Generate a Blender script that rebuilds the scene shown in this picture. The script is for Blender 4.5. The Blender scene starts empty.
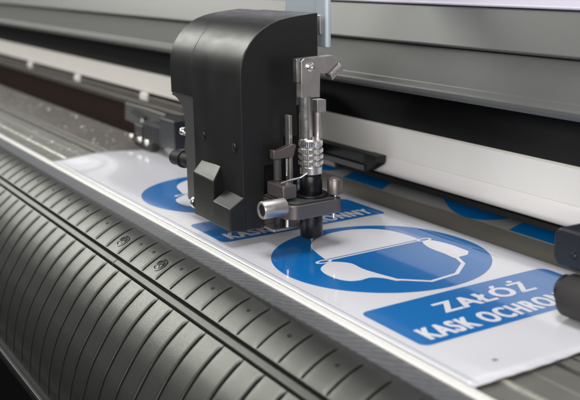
import bpy, bmesh, math, random
from mathutils import Vector, Matrix, noise
random.seed(7)
MM = 0.001
scn = bpy.context.scene
COL = scn.collection
PI = math.pi

# ------------------------------------------------------------------ materials
def mat(name, col, rough=.5, metal=0., spec=.5, coat=0., coat_rough=.1, bump=0., bump_scale=800., bump_dist=.0001,
        var=0., var_scale=60., rvar=0., rvar_scale=200., stretch=None):
    m = bpy.data.materials.new(name); m.use_nodes = True
    nt = m.node_tree; N = nt.nodes; L = nt.links
    b = N['Principled BSDF']
    b.inputs['Base Color'].default_value = (*col, 1)
    b.inputs['Roughness'].default_value = rough
    b.inputs['Metallic'].default_value = metal
    b.inputs['Specular IOR Level'].default_value = spec
    b.inputs['Coat Weight'].default_value = coat
    b.inputs['Coat Roughness'].default_value = coat_rough
    tc = N.new('ShaderNodeTexCoord'); mp = N.new('ShaderNodeMapping')
    L.new(tc.outputs['Object'], mp.inputs['Vector'])
    if stretch: mp.inputs['Scale'].default_value = stretch
    def noi(scale, detail=4):
        n = N.new('ShaderNodeTexNoise'); n.inputs['Scale'].default_value = scale; n.inputs['Detail'].default_value = detail
        L.new(mp.outputs[0], n.inputs['Vector']); return n
    if var:
        n = noi(var_scale); mx = N.new('ShaderNodeMix'); mx.data_type = 'RGBA'
        mx.inputs[6].default_value = (*[c*(1-var) for c in col], 1); mx.inputs[7].default_value = (*[min(1, c*(1+var)) for c in col], 1)
        L.new(n.outputs['Fac'], mx.inputs[0]); L.new(mx.outputs[2], b.inputs['Base Color'])
    if rvar:
        n = noi(rvar_scale, 6); mr = N.new('ShaderNodeMapRange')
        mr.inputs['From Min'].default_value = .3; mr.inputs['From Max'].default_value = .7
        mr.inputs['To Min'].default_value = max(.03, rough-rvar); mr.inputs['To Max'].default_value = rough+rvar
        L.new(n.outputs['Fac'], mr.inputs['Value']); L.new(mr.outputs[0], b.inputs['Roughness'])
    if bump:
        n = noi(bump_scale, 3); bp = N.new('ShaderNodeBump')
        bp.inputs['Strength'].default_value = bump; bp.inputs['Distance'].default_value = bump_dist
        L.new(n.outputs['Fac'], bp.inputs['Height']); L.new(bp.outputs[0], b.inputs['Normal'])
    return m

M = {}
M['apron'] = mat('apron_paint', (.076, .078, .073), .38, .84, .5, bump=.6, bump_scale=2600, bump_dist=.00007, var=.06, var_scale=1800, rvar=.03, rvar_scale=1500)
M['groove'] = mat('slot_dark', (.012, .012, .012), .6)
M['strip'] = mat('cutting_strip_plastic', (.86, .85, .79), .3, coat=.3, var=.10, var_scale=700, bump=.3, bump_scale=900)
M['bed'] = mat('bed_metal', (.205, .20, .175), .40, .35, bump=.3, bump_scale=900, var=.12, var_scale=25, rvar=.12, rvar_scale=90)
M['bed_ridge'] = mat('bed_ridge_metal', (.62, .61, .52), .28, .6, rvar=.1)
M['bed_back'] = mat('bed_back_metal', (.13, .115, .10), .38, .3, bump=.3, bump_scale=600, var=.2, var_scale=18, rvar=.12, rvar_scale=60)
M['vinyl'] = mat('white_vinyl', (.74, .74, .775), .22, spec=.5, coat=.8, coat_rough=.05, bump=.10, bump_scale=14, bump_dist=.0015, var=.015, var_scale=20)
M['blue'] = mat('blue_ink', (.001, .15, .46), .26, spec=.4, coat=.8, coat_rough=.05, bump=.10, bump_scale=14, bump_dist=.0015)
M['white_ink'] = mat('white_ink', (.76, .76, .80), .25, coat=.5, coat_rough=.07)
M['mark'] = mat('grey_mark', (.22, .24, .28), .5)
M['beam'] = mat('beam_enamel', (.84, .82, .77), .4, bump=.1, bump_scale=500, var=.02)
M['rail_white'] = mat('rail_white_reflection', (.86, .83, .80), .3, .0, coat=.5)
M['rail_grey'] = mat('rail_grey', (.11, .10, .09), .35, .4, var=.1)  # same rail, its dimmer reflection painted as dark grey
M['cover'] = mat('cover_paint', (.100, .103, .098), .46, .0, bump=.25, bump_scale=1500, var=.04, var_scale=300)
M['lilac'] = mat('top_panel_paint', (.72, .68, .80), .4, var=.02)
M['black'] = mat('black_plastic', (.014, .015, .016), .34, spec=.5, bump=.3, bump_scale=3500, bump_dist=.00004, rvar=.07, rvar_scale=120)
M['black_top'] = mat('black_plastic_shell', (.0095, .0098, .0098), .42, spec=.5, bump=.3, bump_scale=3000, bump_dist=.00004, rvar=.05, rvar_scale=90, stretch=(1, 3, .6))
M['black_grey'] = mat('dark_grey_plastic', (.06, .062, .062), .4, bump=.3, bump_scale=3000, bump_dist=.00004)
M['matte_black'] = mat('matte_black', (.004, .004, .0045), .6, spec=.3)
M['vinyl_shade'] = mat('shaded_vinyl', (.22, .22, .22), .5)  # white vinyl with the shade under the rail painted in as grey
M['gloss_black'] = mat('blade_holder_black', (.006, .006, .007), .32, spec=.35)
M['steel'] = mat('steel', (.62, .60, .58), .28, 1, bump=.1, bump_scale=900, rvar=.08)
M['steel_matte'] = mat('steel_sandblasted', (.52, .49, .47), .42, .9, bump=.3, bump_scale=2500, var=.08, var_scale=300, rvar=.1)
M['chrome'] = mat('chrome', (.84, .82, .80), .27, 1)
M['clamp'] = mat('clamp_anodised', (.20, .175, .163), .38, .75, bump=.3, bump_scale=2500, var=.08, var_scale=200)
M['zinc'] = mat('zinc_plate', (.58, .66, .72), .35, .45, bump=.1, bump_scale=900, var=.05)
M['wedge'] = mat('black_bracket', (.006, .006, .007), .5)
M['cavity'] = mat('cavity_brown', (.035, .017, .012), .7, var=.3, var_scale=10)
M['rubber'] = mat('roller_rubber', (.025, .023, .022), .7, bump=.5, bump_scale=1500)
M['navy'] = mat('roller_arm_plastic', (.012, .014, .02), .35)
M['screw'] = mat('dark_screw', (.035, .035, .035), .3, .6)
M['cover_head'] = mat('cover_screw_head', (.16, .16, .15), .3, .9)
M['crumb'] = mat('vinyl_crumb', (.6, .6, .58), .5)
M['tab'] = mat('white_tab', (.80, .77, .75), .4)
M['rear_plate'] = mat('rear_plate_grey', (.20, .19, .17), .4, .1, var=.05)
M['floor'] = mat('dark_floor', (.002, .002, .002), .9, spec=.1)
M['frame_edge'] = mat('frame_edge_paint', (.03, .033, .034), .4, .2)

def hatch_mat():
    m = mat('brush_strip', (.13, .135, .14), .35, .2)
    nt = m.node_tree; N = nt.nodes; L = nt.links; b = N['Principled BSDF']
    tc = N['Texture Coordinate']; hs = []
    for ang, sc in ((.95, 120), (-.75, 75)):
        mp = N.new('ShaderNodeMapping'); mp.inputs['Rotation'].default_value = (0, 0, ang)
        L.new(tc.outputs['Object'], mp.inputs['Vector'])
        w = N.new('ShaderNodeTexWave'); w.inputs['Scale'].default_value = sc; w.inputs['Distortion'].default_value = 7
        w.inputs['Detail'].default_value = 3; w.inputs['Detail Scale'].default_value = .6
        L.new(mp.outputs[0], w.inputs['Vector']); hs.append(w)
    nz = N.new('ShaderNodeTexNoise'); nz.inputs['Scale'].default_value = 330; nz.inputs['Detail'].default_value = 6
    L.new(tc.outputs['Object'], nz.inputs['Vector'])
    a = N.new('ShaderNodeMath'); a.operation = 'MULTIPLY'; L.new(hs[0].outputs['Fac'], a.inputs[0]); L.new(nz.outputs['Fac'], a.inputs[1])
    a2 = N.new('ShaderNodeMath'); a2.operation = 'MULTIPLY_ADD'; L.new(hs[1].outputs['Fac'], a2.inputs[0]); a2.inputs[1].default_value = .12; L.new(a.outputs[0], a2.inputs[2])
    r = N.new('ShaderNodeValToRGB'); r.color_ramp.elements[0].color = (.105, .108, .113, 1); r.color_ramp.elements[1].color = (.165, .17, .176, 1)
    r.color_ramp.elements[1].position = .8
    L.new(a2.outputs[0], r.inputs[0]); L.new(r.outputs[0], b.inputs['Base Color'])
    bp = N.new('ShaderNodeBump'); bp.inputs['Strength'].default_value = .6; bp.inputs['Distance'].default_value = .0003
    L.new(a2.outputs[0], bp.inputs['Height']); L.new(bp.outputs[0], b.inputs['Normal'])
    return m
M['hatch'] = hatch_mat()

# ------------------------------------------------------------------ helpers
def empty(name, loc, label, cat, group=None):
    o = bpy.data.objects.new(name, None); COL.objects.link(o); o.location = Vector(loc)*MM
    o.empty_display_size = .01
    o['label'] = label; o['category'] = cat
    if group: o['group'] = group
    return o

def obj(name, bm, m, parent=None, smooth=None, bevel=0., seg=2, label=None):
    """bm is in world millimetres"""
    off = Vector((0, 0, 0))
    p = parent
    while p is not None:
        off += p.location; p = p.parent
    bm.normal_update()
    for v in bm.verts: v.co = v.co*MM - off
    me = bpy.data.meshes.new(name); bm.to_mesh(me); bm.free()
    me.materials.append(M[m] if isinstance(m, str) else m)
    o = bpy.data.objects.new(name, me); COL.objects.link(o)
    if parent is not None: o.parent = parent
    if bevel:
        b = o.modifiers.new('bevel', 'BEVEL'); b.width = bevel*MM; b.segments = seg; b.limit_method = 'ANGLE'; b.angle_limit = math.radians(32)
        b.harden_normals = False
    if smooth is not None or bevel:
        me.shade_smooth()
        for poly in me.polygons: poly.use_smooth = True
        sm = o.modifiers.new('wn', 'WEIGHTED_NORMAL') if bevel else None
        if sm: sm.keep_sharp = True
        mark_sharp(me, smooth if smooth is not None else 32)
    if label: o['label'] = label
    return o

def mark_sharp(me, deg):
    bm = bmesh.new(); bm.from_mesh(me)
    t = math.radians(deg)
    for e in bm.edges:
        if len(e.link_faces) == 2:
            e.smooth = e.calc_face_angle(0) < t
        else: e.smooth = True
    bm.to_mesh(me); bm.free()

def box(bm, x0, x1, y0, y1, z0, z1):
    r = bmesh.ops.create_cube(bm, size=1)
    for v in r['verts']:
        v.co = Vector(((x0+x1)/2+v.co.x*(x1-x0), (y0+y1)/2+v.co.y*(y1-y0), (z0+z1)/2+v.co.z*(z1-z0)))
    return r['verts']

def prism_x(bm, prof, x0, x1):
    """closed profile of (y,z) extruded along x"""
    a = [bm.verts.new((x0, y, z)) for y, z in prof]; b = [bm.verts.new((x1, y, z)) for y, z in prof]
    n = len(prof); fs = []
    for i in range(n):
        j = (i+1) % n; fs.append(bm.faces.new((a[i], a[j], b[j], b[i])))
    fs.append(bm.faces.new(a[::-1])); fs.append(bm.faces.new(b))
    bmesh.ops.recalc_face_normals(bm, faces=fs); return fs

def prism_z(bm, prof, z0, z1):
    a = [bm.verts.new((x, y, z0)) for x, y in prof]; b = [bm.verts.new((x, y, z1)) for x, y in prof]
    n = len(prof); fs = []
    for i in range(n):
        j = (i+1) % n; fs.append(bm.faces.new((a[i], a[j], b[j], b[i])))
    fs.append(bm.faces.new(a[::-1])); fs.append(bm.faces.new(b))
    bmesh.ops.recalc_face_normals(bm, faces=fs); return fs

def prism_y(bm, prof, y0, y1):
    a = [bm.verts.new((x, y0, z)) for x, z in prof]; b = [bm.verts.new((x, y1, z)) for x, z in prof]
    n = len(prof); fs = []
    for i in range(n):
        j = (i+1) % n; fs.append(bm.faces.new((a[i], a[j], b[j], b[i])))
    fs.append(bm.faces.new(a[::-1])); fs.append(bm.faces.new(b))
    bmesh.ops.recalc_face_normals(bm, faces=fs); return fs

def lathe(bm, prof, c, axis=(0, 0, 1), n=40):
    """prof = list of (radius, height along axis); closed at both ends"""
    ax = Vector(axis).normalized(); c = Vector(c)
    u = ax.orthogonal().normalized(); w = ax.cross(u)
    rings = []
    for r, h in prof:
        rings.append([bm.verts.new(c+ax*h+(u*math.cos(2*PI*k/n)+w*math.sin(2*PI*k/n))*max(r, 1e-4)) for k in range(n)])
    fs = []
    for a, b in zip(rings, rings[1:]):
        for k in range(n): fs.append(bm.faces.new((a[k], a[(k+1) % n], b[(k+1) % n], b[k])))
    fs.append(bm.faces.new(rings[0][::-1])); fs.append(bm.faces.new(rings[-1]))
    bmesh.ops.recalc_face_normals(bm, faces=fs)

def cyl(bm, a, b, r, n=32, ch=.25):
    a = Vector(a); b = Vector(b); L = (b-a).length
    lathe(bm, [(r-ch, 0), (r, ch), (r, L-ch), (r-ch, L)], a, b-a, n)

def ball(bm, c, r):
    s = bmesh.ops.create_uvsphere(bm, u_segments=24, v_segments=16, radius=r)
    for v in s['verts']: v.co += Vector(c)

def NB(): return bmesh.new()

# ------------------------------------------------------------------ setting
bm = NB(); box(bm, -6000, 3000, -3000, 4000, -921, -900)
o = obj('floor', bm, 'floor'); o['kind'] = 'structure'

# ------------------------------------------------------------------ the plotter
XA, XB = -1500., -60.
plotter = empty('vinyl_plotter', (-300, 200, -60), 'wide grey plotter with ribbed curved apron, flat bed and white beam under the cutting carriage', 'plotter')
PITCH, X0R = 12.4, -197.6

def catmull(pts, per=4):
    out = []
    P = [Vector(p) for p in pts]; P = [P[0]*2-P[1]]+P+[P[-1]*2-P[-2]]
    for i in range(1, len(P)-2):
        a, b, c, d = P[i-1:i+3]
        for k in range(per):
            t = k/per
            out.append(.5*((2*b)+(c-a)*t+(2*a-5*b+4*c-d)*t*t+(3*b-3*c+d-a)*t**3))
    out.append(P[-2]); return out

def ribbed(prof, fade0, fade1, xa, xb, lip=.22, depth=.9):
    """surface swept along x with a slot every PITCH mm; prof goes from top/back to bottom/front"""
    bm = NB()
    pts = catmull(prof, 5)
    nor = []
    for i in range(len(pts)):
        t = (pts[min(i+1, len(pts)-1)]-pts[max(i-1, 0)]).normalized()
        nor.append(Vector((t.y, -t.x)) if True else None)   # outward (towards -y,+z)
    nor = [(-n if n.y < 0 and n.x > 0 else n) for n in nor]
    # length
    S = [0]
    for a, b in zip(pts, pts[1:]): S.append(S[-1]+(b-a).length)
    offs = [(-.5*PITCH, 0), (-3, 0), (-1.15, 0), (-.72, lip), (-.46, lip*.8), (-.36, -depth), (.30, -depth), (.42, -.06), (.8, 0), (3, 0)]
    k0 = math.ceil((xa-X0R)/PITCH); k1 = math.floor((xb-X0R)/PITCH)
    cols = []
    for k in range(k0, k1+1):
        xc = X0R+k*PITCH
        for dx, h in offs:
            col = []
            for p, n, s in zip(pts, nor, S):
                f = 1.
                if fade0: f = min(f, max(0, (s-fade0[0])/(fade0[1]-fade0[0])))
                if fade1: f = min(f, max(0, (S[-1]-s-fade1[0])/(fade1[1]-fade1[0])))
                f = min(1, f); q = p+n*h*f
                w = 1. if f > 0 else 1.
                col.append(bm.verts.new((xc+dx, q.x, q.y)))
            cols.append(col)
    for a, b in zip(cols, cols[1:]):
        for i in range(len(pts)-1): bm.faces.new((a[i], a[i+1], b[i+1], b[i]))
    bmesh.ops.recalc_face_normals(bm, faces=bm.faces)
    # make normals face up/front
    s = sum((f.normal.z-f.normal.y)*f.calc_area() for f in bm.faces)
    if s < 0: bmesh.ops.reverse_faces(bm, faces=bm.faces)
    return bm

low = [(119.2, -9.6), (116, -11.9), (112.5, -14.8), (109.2, -18), (105, -23), (101, -29), (98, -34), (95.5, -40), (93.6, -46), (92.6, -51), (91.9, -56), (91.5, -60.5)]
apron = obj('curved_apron', ribbed(low, (.6, 1.4), (.2, 1.5), XA, XB, lip=.30, depth=1.0), 'apron', plotter, smooth=40)
upp = [(138.6, -.98), (136.3, -1.05), (134.0, -1.6), (131.4, -2.55), (128.6, -3.95), (125.8, -5.6), (123.4, -7.2)]
apron2 = obj('perforated_apron_band', ribbed(upp, (2.2, 4.0), (.35, 1.1), XA, XB, lip=.16, depth=.9), 'apron', plotter, smooth=40)

# slots + raised trim between the two ribbed panels
bm = NB(); prism_x(bm, [(123.5, -7.6), (124.2, -8.3), (124.0, -22), (117, -22), (118.4, -10.6), (119.0, -10.4), (119.2, -14), (122.0, -14)], XA, XB)
obj('slot_channel', bm, 'groove', plotter)
for x0, x1 in ((XA, -330.4), (-329.9, -60)):
    bm = NB(); prism_x(bm, [(122.3, -7.9), (122.0, -7.75), (120.2, -8.75), (119.9, -9.3), (119.9, -12.5), (122.3, -12.5)], x0, x1)
    obj('trim_rail', bm, 'apron', plotter, bevel=.15)
bm = NB(); prism_x(bm, [(123.35, -7.25), (123.8, -6.95), (124.1, -7.1), (124.1, -9), (123.35, -9)], XA, XB)
obj('panel_lip', bm, 'apron', plotter, bevel=.1)
# body below apron and the frame edge
bm = NB(); prism_x(bm, [(91.7, -60.6), (95, -60.6), (95, -68), (89.5, -68), (89.5, -61.0), (91.5, -60.8)], XA, XB); obj('apron_hem', bm, 'matte_black', plotter)
bm = NB(); prism_x(bm, [(86.7, -58.7), (88.3, -58.7), (88.3, -60.6), (86.7, -60.6)], XA, XB)
obj('lower_frame_bar', bm, 'frame_edge', plotter, bevel=.3)

# small holes and the countersunk screws in the upper band
def band_z(y):
    for (y0, z0), (y1, z1) in zip(upp, upp[1:]):
        if y1 <= y <= y0: return z0+(z1-z0)*(y-y0)/(y1-y0)
def gapx(k): return X0R+6.2-PITCH*k-6.2*2+6.2
holes = []
base = -191.4
big = [9, 12]
for k in range(0, 72):
    x = base-PITCH*k
    if k in big: continue
    if k % 2 == 0 or k in (11,): holes.append(x)
for x in holes:
    bm = NB(); z = band_z(131.6)
    lathe(bm, [(.95, -.6), (.95, 0.03), (.7, .05)], (x, 131.6, z), (0, -.28, .96), 16)
    obj('drain_hole', bm, 'matte_black', plotter)
for k in big:
    x = base-PITCH*k; z = band_z(128.6)
    ax = Vector((0, -.5, .866))
    bm = NB(); lathe(bm, [(3.1, -.5), (3.1, .22), (2.7, .28), (2.35, .02), (2.3, -.4)], (x, 128.6, z), ax, 32)
    wsh = obj('countersunk_screw', bm, 'screw', plotter, smooth=40)
    bm = NB()
    lathe(bm, [(2.0, -.3), (2.0, .12), (1.3, .30)], (x, 128.6, z), ax, 32)
    so = obj('screw_head', bm, 'screw', wsh, smooth=40)
    bm = NB(); R_ = ax.to_track_quat('Z', 'Y').to_matrix()
    for ang in (.5, .5+PI/2):
        vs = box(bm, -1.5, 1.5, -.28, .28, .1, .36)
        for v in vs: v.co = Vector((x, 128.6, z))+R_ @ (Matrix.Rotation(ang, 3, 'Z') @ v.co)
    obj('cross_slot', bm, 'matte_black', wsh)

# brush strip, cutting strip, bed
bm = NB(); prism_x(bm, [(138.3, -1.3), (138.35, -.55), (145.45, -.35), (145.45, -4), (138.3, -4)], XA, XB); obj('brush_strip', bm, 'hatch', plotter)
bm = NB(); prism_x(bm, [(145.5, .1), (145.8, .35), (148.4, .35), (148.7, .1), (148.7, -4), (145.5, -4)], XA, XB); obj('cutting_strip', bm, 'strip', plotter, bevel=.12)
bm = NB()
bedp = [(148.75, -1.2), (158.2, -1.2), (158.5, -.75), (160.6, -.75), (160.9, -1.2), (169.4, -1.2), (169.6, -.95), (171.2, -.95), (171.4, -1.2), (178.2, -1.2), (178.3, -5), (180.4, -5), (180.5, -1.0),
        (184.6, -1.0), (184.7, -4), (186.2, -4), (186.3, -1.2), (187.5, -1.15)]
prism_x(bm, bedp+[(187.5, -9), (148.75, -9)], XA, XB); obj('ribbed_bed', bm, 'bed', plotter, bevel=.1)
bm = NB(); prism_x(bm, [(158.6, -.72), (158.8, -.55), (160.3, -.55), (160.5, -.72)], XA, XB); obj('bright_bed_ridge', bm, 'bed_ridge', plotter)
bm = NB(); prism_x(bm, [(187.55, -1.15), (221, -1.6), (226, -3.5), (228, -10), (187.55, -10)], XA, XB); obj('rear_bed', bm, 'bed_back', plotter, bevel=.3)
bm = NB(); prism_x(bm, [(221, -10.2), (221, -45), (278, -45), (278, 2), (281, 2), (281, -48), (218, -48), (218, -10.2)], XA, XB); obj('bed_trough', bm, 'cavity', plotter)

# beam
bm = NB(); prism_x(bm, [(256, 17.3), (256, 30.8), (257, 31.6), (292, 31.6), (292, 17.3)], XA, XB); obj('white_beam', bm, 'beam', plotter, bevel=.12)
# one rail, reflections painted in: rounded white right of carriage, dark with tabs left
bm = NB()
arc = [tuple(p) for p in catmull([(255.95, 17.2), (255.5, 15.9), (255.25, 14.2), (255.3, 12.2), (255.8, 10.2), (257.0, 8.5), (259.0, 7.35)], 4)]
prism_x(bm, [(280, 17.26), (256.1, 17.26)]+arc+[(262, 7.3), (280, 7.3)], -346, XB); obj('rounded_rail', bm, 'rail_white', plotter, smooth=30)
bm = NB(); prism_x(bm, [(256.6, 5.2), (256.6, 7.2), (275, 7.2), (275, 5.2)], -395, XB); obj('rail_shade_strip', bm, 'matte_black', plotter)  # black strip standing in for the shade under the rail
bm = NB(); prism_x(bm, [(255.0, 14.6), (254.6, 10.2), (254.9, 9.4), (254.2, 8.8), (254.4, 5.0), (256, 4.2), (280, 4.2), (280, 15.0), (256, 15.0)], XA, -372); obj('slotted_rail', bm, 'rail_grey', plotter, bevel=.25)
for x in (-1310, -1164, -1025, -893, -756, -613.5):
    bm = NB(); prism_x(bm, [(255.8, 17.2), (254.3, 16.9), (253.4, 15.2), (253.2, 12.2), (254.0, 11.0), (255.8, 10.8)], x-6, x+6); obj('white_tab', bm, 'tab', plotter, bevel=.5)
# dark channel above the beam
bm = NB(); prism_x(bm, [(257.2, 31.7), (263, 53), (292, 53), (292, 31.7)], XA, XB); obj('dark_channel', bm, 'matte_black', plotter)
# cover extrusions
bm = NB(); prism_x(bm, [(240.0, 52.0), (239.6, 52.5), (239.6, 54.3), (240.2, 55.0), (243.0, 56.2), (247.5, 70.2), (249, 70.7), (300, 70.7), (300, 50), (240.6, 51.2)], XA, XB); obj('lower_cover', bm, 'cover', plotter, bevel=.35)
bm = NB(); prism_x(bm, [(245.0, 71.6), (245.2, 72.4), (252.5, 86.0), (253.5, 86.6), (300, 86.6), (300, 70.9), (246, 70.9)], XA, XB); obj('upper_cover', bm, 'cover', plotter, bevel=.4)
bm = NB(); prism_x(bm, [(252.0, 87.4), (252.4, 88.2), (262, 150), (263, 152), (300, 152), (300, 86.8), (252.6, 86.8)], XA, XB); obj('top_panel', bm, 'lilac', plotter, bevel=.4)

# hanging zinc bracket above the carriage
zb = NB()
prism_y(zb, [(-334, 84), (-308.4, 84), (-308.4, 116), (-334, 116)], 203.4, 205)
prism_z(zb, [(-308.4, 205), (-308.4, 202.6), (-306.8, 201), (-300.6, 201), (-299.6, 202), (-299.6, 203.2), (-300.8, 203.2), (-300.8, 202.6), (-307, 202.6), (-307.4, 203.4), (-307.4, 205)], 72.2, 116)
brk = obj('cable_bracket', zb, 'zinc', plotter, bevel=.25)
bm = NB(); cyl(bm, (-303.9, 200.7, 78.5), (-303.9, 200.7, 82.5), .55); obj('bracket_pin', bm, 'chrome', brk, smooth=40)
bm = NB(); box(bm, -304.9, -302.9, 200.2, 201.1, 77, 84.5); obj('bracket_slot', bm, 'steel_matte', brk, bevel=.3)
bm = NB(); box(bm, -334, -310, 203.9, 262, 112, 116); obj('bracket_arm', bm, 'zinc', brk, bevel=.2)

# ------------------------------------------------------------------ vinyl sheet
SX0, SX1 = -497., -157.
def sheet_z(x, y):
    z = 0.
    if y > 222:
        d = y-222
        if y < 250: z = -.00022*d**3
        else:
            a, b, yb = -4.83, -.517, 250.
            # cubic hermite into a trough and up again
            K = [(250, -4.83, -.52), (254.2, -8.6, -1.3)]
            for (y0, z0, m0), (y1, z1, m1) in zip(K, K[1:]):
                if True:
                    h = y1-y0; t = min(1., (y-y0)/h)
                    z = (2*t**3-3*t*t+1)*z0+(t**3-2*t*t+t)*h*m0+(-2*t**3+3*t*t)*z1+(t**3-t*t)*h*m1
                    if y <= y1: break
    # curled left edge and slightly lifting cut edge
    f = max(0, 1-abs(y-178)/32.); f = f*f*(3-2*f)
    z += 1.7*f*math.exp(-((x-SX0)/34.)**2)
    z += .5*math.exp(-((x-SX1)/10.)**2)*(.5+.5*math.sin((y-150)*.13))*(1 if y > 152 else 0)*min(1, max(0, (y-152)/6))
    if y < 230: z += .10*math.sin(x*.045+y*.03)*min(1, max(0, (y-151)/15))
    return z+.0
bm = NB()
ys = [149.4]+[150.5+k*1.5 for k in range(84)]
ys = [y for y in ys if y <= 254]
xs = [SX0+k*4 for k in range(int((SX1-SX0)/4)+1)]; xs[-1] = SX1
def right_edge(y): return SX1+.6*math.sin((y-150)*.11)*min(1, (y-150)/10)+.12*math.sin(y*.9)
grid = []
for y in ys:
    row = []
    for i, x in enumerate(xs):
        xx = x
        if i == len(xs)-1: xx = right_edge(y)
        row.append((xx, y, sheet_z(x, y)))
    grid.append(row)
top = [[bm.verts.new(p) for p in r] for r in grid]
for a, b in zip(top, top[1:]):
    for i in range(len(xs)-1): bm.faces.new((a[i], a[i+1], b[i+1], b[i]))
bmesh.ops.recalc_face_normals(bm, faces=bm.faces)
if sum(f.normal.z for f in bm.faces) < 0: bmesh.ops.reverse_faces(bm, faces=bm.faces)
sheet = obj('vinyl_sheet', bm, 'vinyl', None, smooth=60)
sheet['label'] = 'glossy white vinyl sheet with blue safety signs lying on the plotter bed'; sheet['category'] = 'vinyl sheet'
sm = sheet.modifiers.new('thickness', 'SOLIDIFY'); sm.thickness = .22*MM; sm.offset = -1

def flat_poly(bm, pts, hole=None):
    vs = [bm.verts.new((x, y, 0)) for x, y in pts]
    es = [bm.edges.new((vs[i], vs[(i+1) % len(vs)])) for i in range(len(vs))]
    if hole:
        hv = [bm.verts.new((x, y, 0)) for x, y in hole]
        es += [bm.edges.new((hv[i], hv[(i+1) % len(hv)])) for i in range(len(hv))]
    bmesh.ops.triangle_fill(bm, edges=es, use_beauty=True, use_dissolve=False)

def drape(bm, dz):
    y0 = min(v.co.y for v in bm.verts); y1 = max(v.co.y for v in bm.verts)
    x0 = min(v.co.x for v in bm.verts); x1 = max(v.co.x for v in bm.verts)
    for y in ys:
        if y0 < y < y1:
            bmesh.ops.bisect_plane(bm, geom=bm.verts[:]+bm.edges[:]+bm.faces[:], plane_co=(0, y, 0), plane_no=(0, 1, 0))
    for x in xs[::1]:
        if x0 < x < x1:
            bmesh.ops.bisect_plane(bm, geom=bm.verts[:]+bm.edges[:]+bm.faces[:], plane_co=(x, 0, 0), plane_no=(1, 0, 0))
    for v in bm.verts: v.co.z = sheet_z(v.co.x, v.co.y)+dz
    bmesh.ops.recalc_face_normals(bm, faces=bm.faces)
    if sum(f.normal.z*f.calc_area() for f in bm.faces) < 0: bmesh.ops.reverse_faces(bm, faces=bm.faces)
    return bm

def smooth_closed(pts, per=6, sharp=()):
    n = len(pts); out = []
    P = [Vector(p) for p in pts]
    for i in range(n):
        a, b, c, d = P[i-1], P[i], P[(i+1) % n], P[(i+2) % n]
        if i in sharp: a = b
        if (i+1) % n in sharp: d = c
        for k in range(per):
            t = k/per
            out.append(tuple(.5*((2*b)+(c-a)*t+(2*a-5*b+4*c-d)*t*t+(3*b-3*c+d-a)*t**3)))
    return out

def rrect(u0, u1, v0, v1, r):
    out = []
    for cu, cv, a0 in ((u1-r, v1-r, 0), (u0+r, v1-r, 90), (u0+r, v0+r, 180), (u1-r, v0+r, 270)):
        for k in range(9):
            a = math.radians(a0+k*90/8); out.append((cu+r*math.cos(a), cv+r*math.sin(a)))
    return out

def text_mesh(s, bold, spacing=1.0):
    cu = bpy.data.curves.new('t', 'FONT'); cu.body = s; cu.size = 10; cu.offset = bold; cu.space_character = spacing; cu.resolution_u = 4
    ob = bpy.data.objects.new('t', cu); COL.objects.link(ob)
    dg = bpy.context.evaluated_depsgraph_get(); dg.update()
    me = bpy.data.meshes.new_from_object(ob.evaluated_get(dg))
    bpy.data.objects.remove(ob); bpy.data.curves.remove(cu)
    return me

def text_bm(s, u0, u1, v0, v1, W, bold=.28, spacing=1.04, keep=None):
    """u0..u1 width, v0..v1 = baseline..cap height"""
    me = text_mesh(s, bold, spacing); cap = text_mesh('H', bold)
    xs_ = [v.co.x for v in me.vertices]; cy = [v.co.y for v in cap.vertices]
    a, b = min(xs_), max(xs_); c, d = min(cy), max(cy)
    bms = []
    e = .36
    for du, dv in ((-e, .12), (-e/3, -.12), (e/3, .12), (e, -.12), (-e, -.12), (e, .12)):
        bm = NB(); bm.from_mesh(me)
        for v in bm.verts:
            u = u0+e+du+(v.co.x-a)/(b-a)*(u1-u0-2*e); vv = v0+dv+(v.co.y-c)/(d-c)*(v1-v0)
            x, y = W(u, vv); v.co = Vector((x, y, 0))
        bms.append(bm)
    bpy.data.meshes.remove(me); bpy.data.meshes.remove(cap)
    out = NB()
    for i, bm in enumerate(bms):
        drape(bm, .09+.006*i)
        m_ = bpy.data.meshes.new('t'); bm.to_mesh(m_); bm.free(); out.from_mesh(m_); bpy.data.meshes.remove(m_)
    return out

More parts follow.
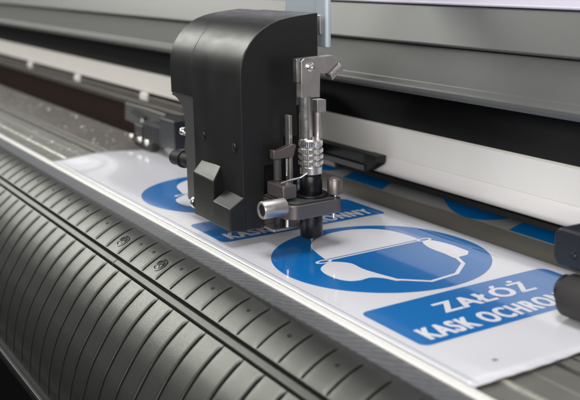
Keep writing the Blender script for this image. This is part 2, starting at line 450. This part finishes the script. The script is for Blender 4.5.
def make_sign(cx, cy, label):
    W = lambda u, v: (cx-v, cy+u)
    D = lambda pts: [W(u, v) for u, v in pts]
    root = obj('printed_sign', drape_simple(D(rrect(-40.6, 40.6, -75.2, 42.6, 2)), .02), 'vinyl', sheet, label=label)
    bm = NB(); flat_poly(bm, D([(40*math.cos(2*PI*k/128)+.6, 40*math.sin(2*PI*k/128)-1.0) for k in range(128)]))
    obj('blue_disc', drape(bm, .05), 'blue', root)
    dome = smooth_closed([(-18.6, 6.4), (-18.1, 9.1), (-16.7, 15.4), (-14.6, 22), (-10, 28), (-3.5, 31.8), (3, 33.6), (10, 33.2), (17, 30.2), (22, 25.4), (24.4, 19), (25.2, 10), (24.9, 6.6)], 4, sharp=(0, 12))
    bm = NB(); flat_poly(bm, D(dome)); obj('helmet_dome', drape(bm, .09), 'white_ink', root)
    bm = NB(); flat_poly(bm, D([(-18, 4.6), (24.2, 4.8), (24.4, 5.9), (-18, 5.7)])); obj('helmet_brim', drape(bm, .10), 'white_ink', root)
    for cu, cv in ((-20.6, 4.6), (26.2, 5.0)):
        bm = NB(); E = lambda ru, rv: [(cu+ru*math.cos(2*PI*k/32), cv+rv*math.sin(2*PI*k/32)) for k in range(32)]
        flat_poly(bm, D(E(3.3, 1.9)), D(E(2.1, 1.0))); obj('helmet_ring', drape(bm, .11), 'white_ink', root)
    b1 = smooth_closed([(-20.5, 2.6), (-17.6, 2.5), (-13.6, -2.5), (-13.8, -9.5), (-12.6, -16.7), (-10.5, -25.6), (-11.9, -26.6), (-14, -21.8), (-17.3, -18.9), (-21.6, -19.2), (-25.4, -17.5), (-27.4, -13), (-27.6, -6.6), (-25.6, -1.0)], 4)
    bm = NB(); flat_poly(bm, D(b1)); obj('ear_flap', drape(bm, .09), 'white_ink', root)
    b2 = smooth_closed([(24.0, 3.2), (28.0, 3.2), (30.4, -5.3), (30.3, -15.4), (28.4, -17.2), (26.6, -18.4), (22.9, -18.6), (20.6, -18.9), (21.0, -13), (20.9, -7), (21.6, -2)], 4, sharp=(3, 6))
    bm = NB(); flat_poly(bm, D(b2)); obj('ear_flap', drape(bm, .09), 'white_ink', root)
    st = [(-11.2, -25.6), (-2.6, -33.4), (9.6, -32.2), (18.9, -25.2), (21.8, -18.5)]
    P = [Vector(p) for p in st]; L_, R_ = [], []
    for i, p in enumerate(P):
        t = (P[min(i+1, 4)]-P[max(i-1, 0)]).normalized(); n = Vector((-t.y, t.x))*.78
        L_.append(tuple(p+n)); R_.append(tuple(p-n))
    bm = NB(); flat_poly(bm, D(L_+R_[::-1])); obj('chin_strap', drape(bm, .12), 'white_ink', root)
    bm = NB(); flat_poly(bm, D(rrect(-39.6, 39.6, -74.2, -43.4, 3.0)))
    ban = obj('blue_banner', drape(bm, .05), 'blue', root)
    t1 = text_bm('ZAŁÓŻ', -17.6, 21.6, -58.0, -50.2, W, .08, 1.16)
    obj('lettering', t1, 'white_ink', ban)
    t2 = text_bm('KASK OCHRONNY', -34.8, 35.2, -71.4, -63.4, W, .08, 1.18)
    obj('lettering', t2, 'white_ink', ban)
    return root

def drape_simple(pts, dz):
    bm = NB(); flat_poly(bm, pts); return drape(bm, dz)

make_sign(-257.4, 194.7, 'blue hard hat sign beside the blade')
make_sign(-377.4, 194.7, 'blue hard hat sign partly under the carriage')
# grey sloped plate behind the sheet, and the front edge of the next printed vinyl on it
bm = NB(); prism_x(bm, [(255.0, -12.5), (257.5, -10.6), (269.5, -3.0), (277, 1.0), (277, -1.5), (258, -12.5)], -450, XB); obj('rear_grey_plate', bm, 'rear_plate', plotter, bevel=.3)
def gz(y): return -3.0+(y-269.5)*(4.0/7.5)+.25
nx = obj('vinyl_roll_edge', NB(), 'vinyl', None)
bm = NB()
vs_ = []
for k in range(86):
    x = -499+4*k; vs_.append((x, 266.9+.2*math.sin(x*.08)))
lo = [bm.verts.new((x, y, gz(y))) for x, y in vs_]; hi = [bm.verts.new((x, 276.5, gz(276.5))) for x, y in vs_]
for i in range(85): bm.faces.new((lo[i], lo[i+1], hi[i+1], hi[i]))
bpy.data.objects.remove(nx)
nx = obj('vinyl_strip', bm, 'vinyl_shade', None, smooth=60)
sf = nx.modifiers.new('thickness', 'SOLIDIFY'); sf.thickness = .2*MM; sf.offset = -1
nx['label'] = 'edge of the next vinyl in painted grey shade with blue print, tucked under the white rail'; nx['category'] = 'vinyl strip'
def slope(bm):
    for v in bm.verts: v.co.z = gz(v.co.y)+.06
    bmesh.ops.recalc_face_normals(bm, faces=bm.faces)
    if sum(f.normal.z*f.calc_area() for f in bm.faces) < 0: bmesh.ops.reverse_faces(bm, faces=bm.faces)
    return bm
for cx in (-290., -410.):
    bm = NB(); pts = []
    for k in range(41):
        u = -30+60*k/40; pts.append((cx+u, 306.9-math.sqrt(40*40-u*u)))
    flat_poly(bm, [p for p in pts if p[1] < 276.3]+[(cx+21, 276.4), (cx-21, 276.4)]); obj('blue_disc', slope(bm), 'blue', nx)
    bm = NB(); flat_poly(bm, [(cx+26, 267.3), (cx+60, 267.3), (cx+60, 276.3), (cx+30, 276.3)]); obj('blue_banner', slope(bm), 'blue', nx)
# little printed registration mark and the backing edge
bm = NB(); flat_poly(bm, [(-166.6, 164.2), (-165.2, 164.2), (-165.2, 165.9), (-166.6, 165.9)]); obj('registration_mark', drape(bm, .05), 'mark', sheet)
bm = NB(); flat_poly(bm, [(-490, 151.7), (-158.5, 151.7), (-158.5, 151.95), (-490, 151.95)]); obj('liner_line', drape(bm, .05), 'mark', sheet)

# ------------------------------------------------------------------ cutting carriage
car = empty('cutting_carriage', (-325, 185, 4), 'black cutting carriage with rounded cover and steel knife holder above the vinyl', 'cutter carriage')
profA = [(160, 6), (160, 64), (160.3, 67.2), (160.9, 69.8), (162.2, 72.9), (164.6, 76.2), (167, 78.7), (170, 81.0), (173.4, 82.7), (177.4, 83.9), (182, 84.7), (187.5, 85.3), (194, 85.9)]
prof_main = profA+[(194, 69.5), (184.3, 69.5), (184.1, 40.2), (177.8, 40.2), (177.7, 30), (169.4, 30), (168.9, 6)]
bm = NB(); prism_x(bm, prof_main, -335.6, -295); body = obj('main_cover', bm, 'black_top', car, bevel=.35, seg=3)
pl = [(y+.35, z-(.25 if z > 60 else 0)) for y, z in profA if z > 50]
bm = NB()
# left section of the cover: upper shell with a concave lower edge
prism_x(bm, [(160.35, 52)]+pl+[(194.4, 52)], -357.2, -336.1)
obj('side_cover', bm, 'black_top', car, bevel=.6, seg=3)
bm = NB(); fl = [(-357.2, 51.9)]
for k in range(9):
    a = PI/2*k/8; fl.append((-357.2+11.4*math.sin(a), 51.9-9*(1-math.cos(a))-.9))
fl += [(-345.8, 8), (-336.1, 8), (-336.1, 51.9)]
prism_y(bm, fl, 160.9, 190); obj('side_housing', bm, 'black_grey', car, smooth=40)
bm = NB(); prism_x(bm, [(162, 14), (162, 60), (188, 60), (188, 14)], -345, -301.5)
prism_z(bm, [(-356, 188.5), (-330, 188.5), (-344, 222), (-384, 250), (-400, 250), (-400, 240)], 11, 44)
obj('inner_frame', bm, 'matte_black', car)
# front feet
bm = NB()
def hexa(bm, P):
    v = [bm.verts.new(p) for p in P]
    fs = [bm.faces.new([v[i] for i in f]) for f in ((0, 3, 2, 1), (4, 5, 6, 7), (0, 1, 5, 4), (1, 2, 6, 5), (2, 3, 7, 6), (3, 0, 4, 7))]
    bmesh.ops.recalc_face_normals(bm, faces=fs)
hexa(bm, [(-309, 154, 6.6), (-294.9, 154, 6.6), (-294.9, 161, 5.4), (-309, 161, 6.0), (-309, 154, 15.6), (-294.9, 154, 15.2), (-294.9, 161, 19.4), (-309.0, 161, 20.0)])
obj('front_foot', bm, 'black_top', car, bevel=.4, seg=3)
bm = NB()
hexa(bm, [(-329.8, 156, 5.6), (-311.8, 156, 5.6), (-311.8, 161, 5.4), (-329.6, 161, 5.4), (-329.6, 156, 23.2), (-311.8, 156, 22.4), (-313.2, 161, 29.2), (-329.6, 161, 28.6)])
obj('front_foot', bm, 'black_top', car, bevel=.4, seg=3)
# cross-head screws in the front cover
for x, z in ((-326.8, 38.2), (-301.2, 37.4)):
    bm = NB(); lathe(bm, [(2.1, -.2), (2.1, .12), (1.75, .16), (1.6, -.05)], (x, 160, z), (0, -1, 0), 28)
    s_ = obj('cover_screw', bm, 'matte_black', car, smooth=40)
    bm = NB(); lathe(bm, [(1.5, -.2), (1.5, .10), (.9, .34)], (x, 160, z), (0, -1, 0), 28); obj('screw_head', bm, 'cover_head', s_, smooth=40)
    bm = NB(); box(bm, x-1.1, x+1.1, 159.55, 160, z-.2, z+.2); box(bm, x-.2, x+.2, 159.54, 160, z-1.1, z+1.1); obj('cross_slot', bm, 'matte_black', s_)
# knob, plate and rod on the left
bm = NB(); prism_y(bm, [(-360, 22), (-346, 19), (-346, 33), (-357.5, 31.5)], 166, 168.4); obj('side_plate', bm, 'black_grey', car, bevel=.4)
bm = NB(); cyl(bm, (-368.5, 166, 21.6), (-346, 166, 23.2), 3.3, ch=.5); cyl(bm, (-360, 166, 22.2), (-358, 166, 22.3), 3.9, ch=.3); cyl(bm, (-351, 166, 22.9), (-348.6, 166, 23.0), 4.1, ch=.3)
obj('side_knob', bm, 'matte_black', car, smooth=40)
bm = NB(); cyl(bm, (-357, 165.5, 34.6), (-345.5, 163, 33.8), .55, 12, .1); obj('lever_wire', bm, 'steel', car, smooth=40)
bm = NB(); ball(bm, (-357.8, 165.6, 34.8), 1.8); obj('lever_ball', bm, 'chrome', car, smooth=180)
bm = NB(); lathe(bm, [(2.5, 0), (2.7, .4), (2.7, 2.0), (2.3, 2.4), (1.0, 2.4), (1.0, 1.4)], (-331.2, 158.6, 9.5), (-1, 0, 0), 24); obj('clamp_screw', bm, 'steel', car, smooth=30)

# knife holder
KX, KY = -284., 183.2
kh = bpy.data.objects.new('knife_holder', None); COL.objects.link(kh); kh.parent = car; kh.location = Vector((41, -1.8, 0))*MM; kh.empty_display_size = .01
bm = NB(); prism_x(bm, [(178.6, 56.3), (186.7, 56.0), (186.9, 64.7), (190.2, 64.6), (195.2, 68.4), (192.6, 71.0), (180.0, 70.6), (178.6, 69.6)], -286.2, -282.6); obj('lever_arm', bm, 'steel_matte', kh, bevel=.25)
bm = NB(); prism_x(bm, [(177.0, 62), (178.4, 62), (178.4, 70.6), (177.0, 70.6)], -285.8, -283.2); obj('lever_hinge', bm, 'steel', kh, bevel=.2)
bm = NB(); lathe(bm, [(1.75, 0), (1.75, .5), (1.2, 1.0), (.5, 1.1), (.5, .6)], (-282.6, 182.4, 67.4), (1, 0, 0), 20); sc_ = obj('pivot_screw', bm, 'chrome', kh, smooth=30)
# ribbed roll at the lever's tip
bm = NB(); ax = Vector((0, .79, .61))
lathe(bm, [(1.7, 0), (2.0, .3), (2.0, 1.2), (1.8, 1.4), (2.0, 1.6), (2.0, 2.7), (1.8, 2.9), (2.0, 3.1), (2.0, 4.2), (1.8, 4.4), (2.0, 4.6), (2.0, 5.8), (1.6, 6.2)], (-284.2, 191.6, 63.1), ax, 32)
obj('lever_tip', bm, 'steel_matte', kh, smooth=30)
bm = NB(); cyl(bm, (-285, 181.8, 36), (-285, 181.8, 57), 2.5, 32); obj('guide_rod', bm, 'steel', kh, smooth=40)
bm = NB(); cyl(bm, (-286.5, 188.2, 25), (-286.5, 188.2, 52), 1.5, 24); box(bm, -289, -284.4, 186.6, 190.6, 50, 54.6); obj('rear_guide', bm, 'steel_matte', kh, bevel=.2)
bm = NB(); box(bm, -293, -290, 177.6, 179.0, 14, 49); obj('back_plate', bm, 'steel_matte', kh, bevel=.2)
bm = NB(); prism_x(bm, [(169.5, 33.6), (178.2, 33.6), (179.5, 38.0), (178.2, 38.6), (172, 36.6), (169.5, 37)], -291, -288); obj('support_arm', bm, 'clamp', kh, bevel=.2)
# knurled nut
bm = NB(); pr = [(3.8, 27.2), (4.15, 27.6), (4.15, 30.0), (3.5, 30.4), (3.5, 30.9)]
h = 30.9
for k in range(3):
    pr += [(4.55, h+.25), (4.55, h+1.55), (3.55, h+1.8), (3.55, h+2.3)]; h += 2.3
pr += [(4.3, h+.2), (4.4, h+.5), (4.4, h+2.4), (3.9, h+2.9), (2.7, h+3.0)]
lathe(bm, pr, (KX, KY, 0), (0, 0, 1), 72)
for v in bm.verts:      # knurling
    d = Vector((v.co.x-KX, v.co.y-KY)); r = d.length
    if r > 4.2:
        k = round(math.atan2(d.y, d.x)/(2*PI/72)); f = 1+(.03 if k % 2 else 0)
        v.co.x = KX+d.x*f; v.co.y = KY+d.y*f
obj('knurled_nut', bm, 'chrome', kh, smooth=25)
bm = NB(); lathe(bm, [(4.1, 18.9), (4.3, 19.2), (4.3, 26.6), (4.0, 27.1)], (KX, KY, 0), (0, 0, 1), 48)
lathe(bm, [(6.4, 18.7), (6.6, 18.9), (6.6, 19.6), (6.2, 19.9)], (KX, KY, 0), (0, 0, 1), 48)
obj('holder_collar', bm, 'gloss_black', kh, smooth=40)
bm = NB(); lathe(bm, [(3.0, 2.6), (3.9, 2.9), (4.35, 3.5), (4.35, 9.6), (4.35, 12.8)], (KX, KY, 0), (0, 0, 1), 48); bh = obj('blade_holder', bm, 'gloss_black', kh, smooth=40)
bm = NB(); lathe(bm, [(.15, .1), (.6, 1.4), (.7, 2.7)], (KX, KY, 0), (0, 0, 1), 16); obj('blade_tip', bm, 'steel', bh, smooth=60)
# clamp plate with a rounded corner
cp = [(-296, 168.6), (-281.5, 168.0)]
for k in range(1, 8):
    a = math.radians(-90+90*k/8); cp.append((-279.3+4.6*math.cos(a), 172.6+4.6*math.sin(a)))
cp += [(-274.7, 173.5), (-275.4, 186.0)]
for k in range(0, 7):
    a = math.radians(75*k/6); cp.append((-279.0+3.6*math.cos(a), 189.0+3.6*math.sin(a)))
cp += [(-296, 192.6)]
bm = NB(); prism_z(bm, cp, 12.9, 18.2); obj('clamp_plate', bm, 'clamp', kh, bevel=.3)
bm = NB(); prism_z(bm, [(x*.999-.2, y) for x, y in [(-296, 169.5), (-280, 169.5), (-276.5, 173), (-276.6, 190), (-296, 191.8)]], 18.3, 18.9); obj('top_shim', bm, 'black_grey', kh, bevel=.15)
# blocks on top of the plate
bm = NB(); box(bm, -292.5, -280.5, 168.8, 174.8, 19.6, 24.8); blk = obj('clamp_block', bm, 'clamp', kh, bevel=.5)
bm = NB(); lathe(bm, [(2.6, 19.6), (2.9, 19.8), (2.9, 25.0), (2.6, 25.4), (1.2, 26.0)], (-278.6, 190.4, 0), (0, 0, 1), 32); obj('clamp_post', bm, 'clamp', kh, smooth=40)
for x, y, a, b in ((-281.2, 169.4, 17.5, 20.5), (-277.2, 189.6, 18.0, 20.2), (-275.9, 188.0, 11.2, 13), (-283.5, 172.2, 8.2, 13), (-290.5, 176.5, 26, 33)):
    bm = NB(); cyl(bm, (x, y, a), (x, y, b), .62, 16, .12); obj('clamp_pin', bm, 'chrome', kh, smooth=40)
bm = NB(); cyl(bm, (-291, 172.8, 24.8), (-291, 172.8, 34.5), 1.5, 20); obj('tension_post', bm, 'black_grey', kh, smooth=40)
bm = NB()
wp = [(-283.5, 169.6, 25.3), (-283.5, 173, 25.9), (-282.6, 177.5, 26.6), (-281.5, 180, 28.3)]
for a, b in zip(wp, wp[1:]): cyl(bm, a, b, .42, 12, .05)
obj('spring_wire', bm, 'steel', kh, smooth=40)
# thumb screw
bm = NB()
lathe(bm, [(2.2, .5), (2.3, -.3), (3.05, -.45), (3.3, -.1), (3.3, 9.2), (3.0, 9.5)], (-279.4, 159.2, 17.6), (0, 1, 0), 40)
ts = obj('thumb_screw', bm, 'steel_matte', kh, smooth=40)
bm = NB(); lathe(bm, [(2.15, 0), (2.15, .12), (1.1, .15), (1.1, .05)], (-279.4, 159.2-.05, 17.6), (0, 1, 0), 28); obj('screw_recess', bm, 'screw', ts, smooth=40)
# lower zinc bracket under the plate
bm = NB(); box(bm, -299, -288.9, 169.5, 184.5, 5.2, 6.3); box(bm, -299, -297.4, 169.5, 184.5, 6.4, 12.5); box(bm, -290.6, -289.0, 182.0, 184.4, 6.4, 12.6); obj('lower_bracket', bm, 'steel_matte', kh, bevel=.25)
bm = NB(); lathe(bm, [(1.9, 6.4), (2.0, 6.6), (2.0, 12.7)], (-291.5, 173.5, 0), (0, 0, 1), 24); obj('bracket_spacer', bm, 'black', kh, smooth=40)
# black plate reaching back to the beam
bm = NB(); prism_x(bm, [(248, 9.8), (247, 18.6), (252, 18.8), (253, 9.8)], -388, -338)
prism_y(bm, [(-338.01, 9.8), (-336.0, 10.6), (-329.6, 14.2), (-328.4, 15.6), (-328.2, 18.7), (-338.01, 18.7)], 247.2, 252.8)
obj('rail_shoe', bm, 'wedge', car, bevel=.2)
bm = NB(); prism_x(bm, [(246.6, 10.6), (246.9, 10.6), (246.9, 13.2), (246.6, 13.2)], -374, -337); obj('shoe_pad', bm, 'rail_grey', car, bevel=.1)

# ------------------------------------------------------------------ pinch rollers
def roller_assembly_left():
    r = empty('pinch_roller', (-495, 206, 0), 'dark pinch roller behind the left corner of the vinyl sheet', 'pinch roller', 'pinch rollers under the beam')
    bm = NB(); prism_y(bm, [(-578, 5), (-576, 16.8), (-540, 17.2), (-512, 16.8), (-512, 8), (-530, 3)], 225, 227); obj('mounting_plate', bm, 'black_grey', r, bevel=.6)
    bm = NB(); lathe(bm, [(2.2, -.2), (2.2, .8), (1.4, 1.3)], (-547, 225, 8), (0, -1, 0), 20); obj('mounting_screw', bm, 'chrome', r, smooth=40)
    bm = NB(); cyl(bm, (-562, 224, 13), (-540, 224, 10.5), 1.0, 12); obj('spring_rod', bm, 'matte_black', r, smooth=40)
    bm = NB(); box(bm, -512, -500, 205, 222, 6.5, 13.4); box(bm, -474, -455, 205, 225, 6, 22)
    box(bm, -500.2, -474.2, 208, 222, 7.5, 15.4)
    obj('roller_arm', bm, 'navy', r, bevel=.5)
    for k in range(6):
        x = -498+k*4.2
        bm = NB(); box(bm, x, x+2.6, 205, 207.9, 5.5, 15.6); obj('arm_rib', bm, 'navy', r, bevel=.4)
    bm = NB(); cyl(bm, (-509, 206, 3.4), (-484, 206, 3.4), 3.2, 32, .6); obj('roller', bm, 'rubber', r, smooth=40)
    for x in (-512.5, -499.5, -489):
        bm = NB(); ball(bm, (x, 203.6, 5.4), 2.1); obj('bearing_ball', bm, 'steel', r, smooth=180)
    return r
roller_assembly_left()
r2 = empty('pinch_roller', (-172, 205, 0), 'blurred dark pinch roller resting on the right end of the vinyl sheet', 'pinch roller', 'pinch rollers under the beam')
bm = NB(); prism_y(bm, [(-183.6, 17.5), (-181.6, 15.2), (-140, 15.2), (-140, 27), (-181.4, 27), (-183.6, 25)], 204.5, 214); obj('roller_arm', bm, 'navy', r2, bevel=.8)
bm = NB(); cyl(bm, (-178.5, 206, 6.9), (-147, 206, 6.9), 6.6, 48, 1.6); obj('roller', bm, 'rubber', r2, smooth=50)
bm = NB(); cyl(bm, (-180.4, 206, 8), (-173, 206, 8), 4.6, 32, .8); obj('axle_cap', bm, 'navy', r2, smooth=40)
bm = NB(); box(bm, -146.8, -141, 203, 212, 2, 15); obj('roller_fork', bm, 'navy', r2, bevel=.5)
bm = NB(); cyl(bm, (-175.5, 205, 19.6), (-175.5, 204.0, 19.6), 1.1, 20); obj('arm_screw', bm, 'screw', r2, smooth=40)
bm = NB(); box(bm, -176, -150, 214.2, 262, 10, 20); obj('arm_mount', bm, 'navy', r2, bevel=.5)

# ------------------------------------------------------------------ crumbs of cut vinyl on the bed
bm = NB()
rnd = random.Random(3)
for k in range(200):
    x = rnd.uniform(-960, -505); y = rnd.choice([rnd.uniform(189, 222), rnd.uniform(189, 222), rnd.uniform(162, 178)])
    z = -1.15-(y-187)*.0134 if y > 187 else -1.15
    s = rnd.uniform(.3, 1.0)*(1.4 if rnd.random() < .12 else .8)
    g = bmesh.ops.create_icosphere(bm, subdivisions=1, radius=s)
    for v in g['verts']:
        v.co = Vector((v.co.x*rnd.uniform(.7, 1.7), v.co.y*rnd.uniform(.7, 1.2), v.co.z*.45))+Vector((x, y, z+s*.35))
cr = obj('vinyl_crumbs', bm, 'crumb', None, smooth=50)
cr['label'] = 'tiny pale crumbs of cut vinyl scattered on the bed behind the sheet'; cr['category'] = 'vinyl crumbs'; cr['kind'] = 'stuff'

# ------------------------------------------------------------------ light
w = bpy.data.worlds.new('World'); scn.world = w; w.use_nodes = True
bg = w.node_tree.nodes['Background']; bg.inputs['Color'].default_value = (.93, .96, 1, 1); bg.inputs['Strength'].default_value = .10
def area(name, loc, target, sx, sy, power, col=(1, 1, 1)):
    l = bpy.data.lights.new(name, 'AREA'); l.shape = 'RECTANGLE'; l.size = sx; l.size_y = sy; l.energy = power; l.color = col
    o = bpy.data.objects.new(name, l); COL.objects.link(o)
    o.location = Vector(loc); o.rotation_euler = (Vector(target)-Vector(loc)).to_track_quat('-Z', 'Y').to_euler()
    return o
area('window_light', (-2.3, -.46, 1.15), (-.4, .15, 0), .8, .8, 24, (1, .99, .92))
area('ceiling_light', (-.35, .05, 1.9), (-.3, .2, 0), .9, .5, 24, (.97, .98, 1))
area('beam_fill', (1.3, -1.05, .65), (-.45, .25, .03), 1.5, .7, 31, (1, .97, .95))  # added fill to brighten the white beam, no such lamp known
area('left_beam_fill', (-1.0, -1.9, .8), (-.7, .25, .03), 1.2, .6, 14, (1, .97, .95))  # second, weaker added fill for the far left of the beam

# ------------------------------------------------------------------ camera
cam = bpy.data.cameras.new('camera'); co = bpy.data.objects.new('camera', cam); COL.objects.link(co)
R = Matrix(((0.5252077503046803, -0.20236167577242498, 0.8265631078135973), (0.8508405908448665, 0.1420760809099685, -0.505850448456876), (-0.015070102542953566, 0.9689500190473397, 0.24679698660539764)))
co.matrix_world = Matrix.Translation(Vector((0, 0, .10318))) @ R.to_4x4()
cam.sensor_width = 36; cam.lens = 919.2216/580*36; cam.clip_start = .01; cam.clip_end = 50
cam.dof.use_dof = True; cam.dof.focus_distance = .345; cam.dof.aperture_fstop = 18
scn.camera = co
vs = scn.view_settings; vs.view_transform = 'Standard'; vs.look = 'None'; vs.gamma = 1; vs.exposure = 0
scn.render.engine = 'CYCLES'
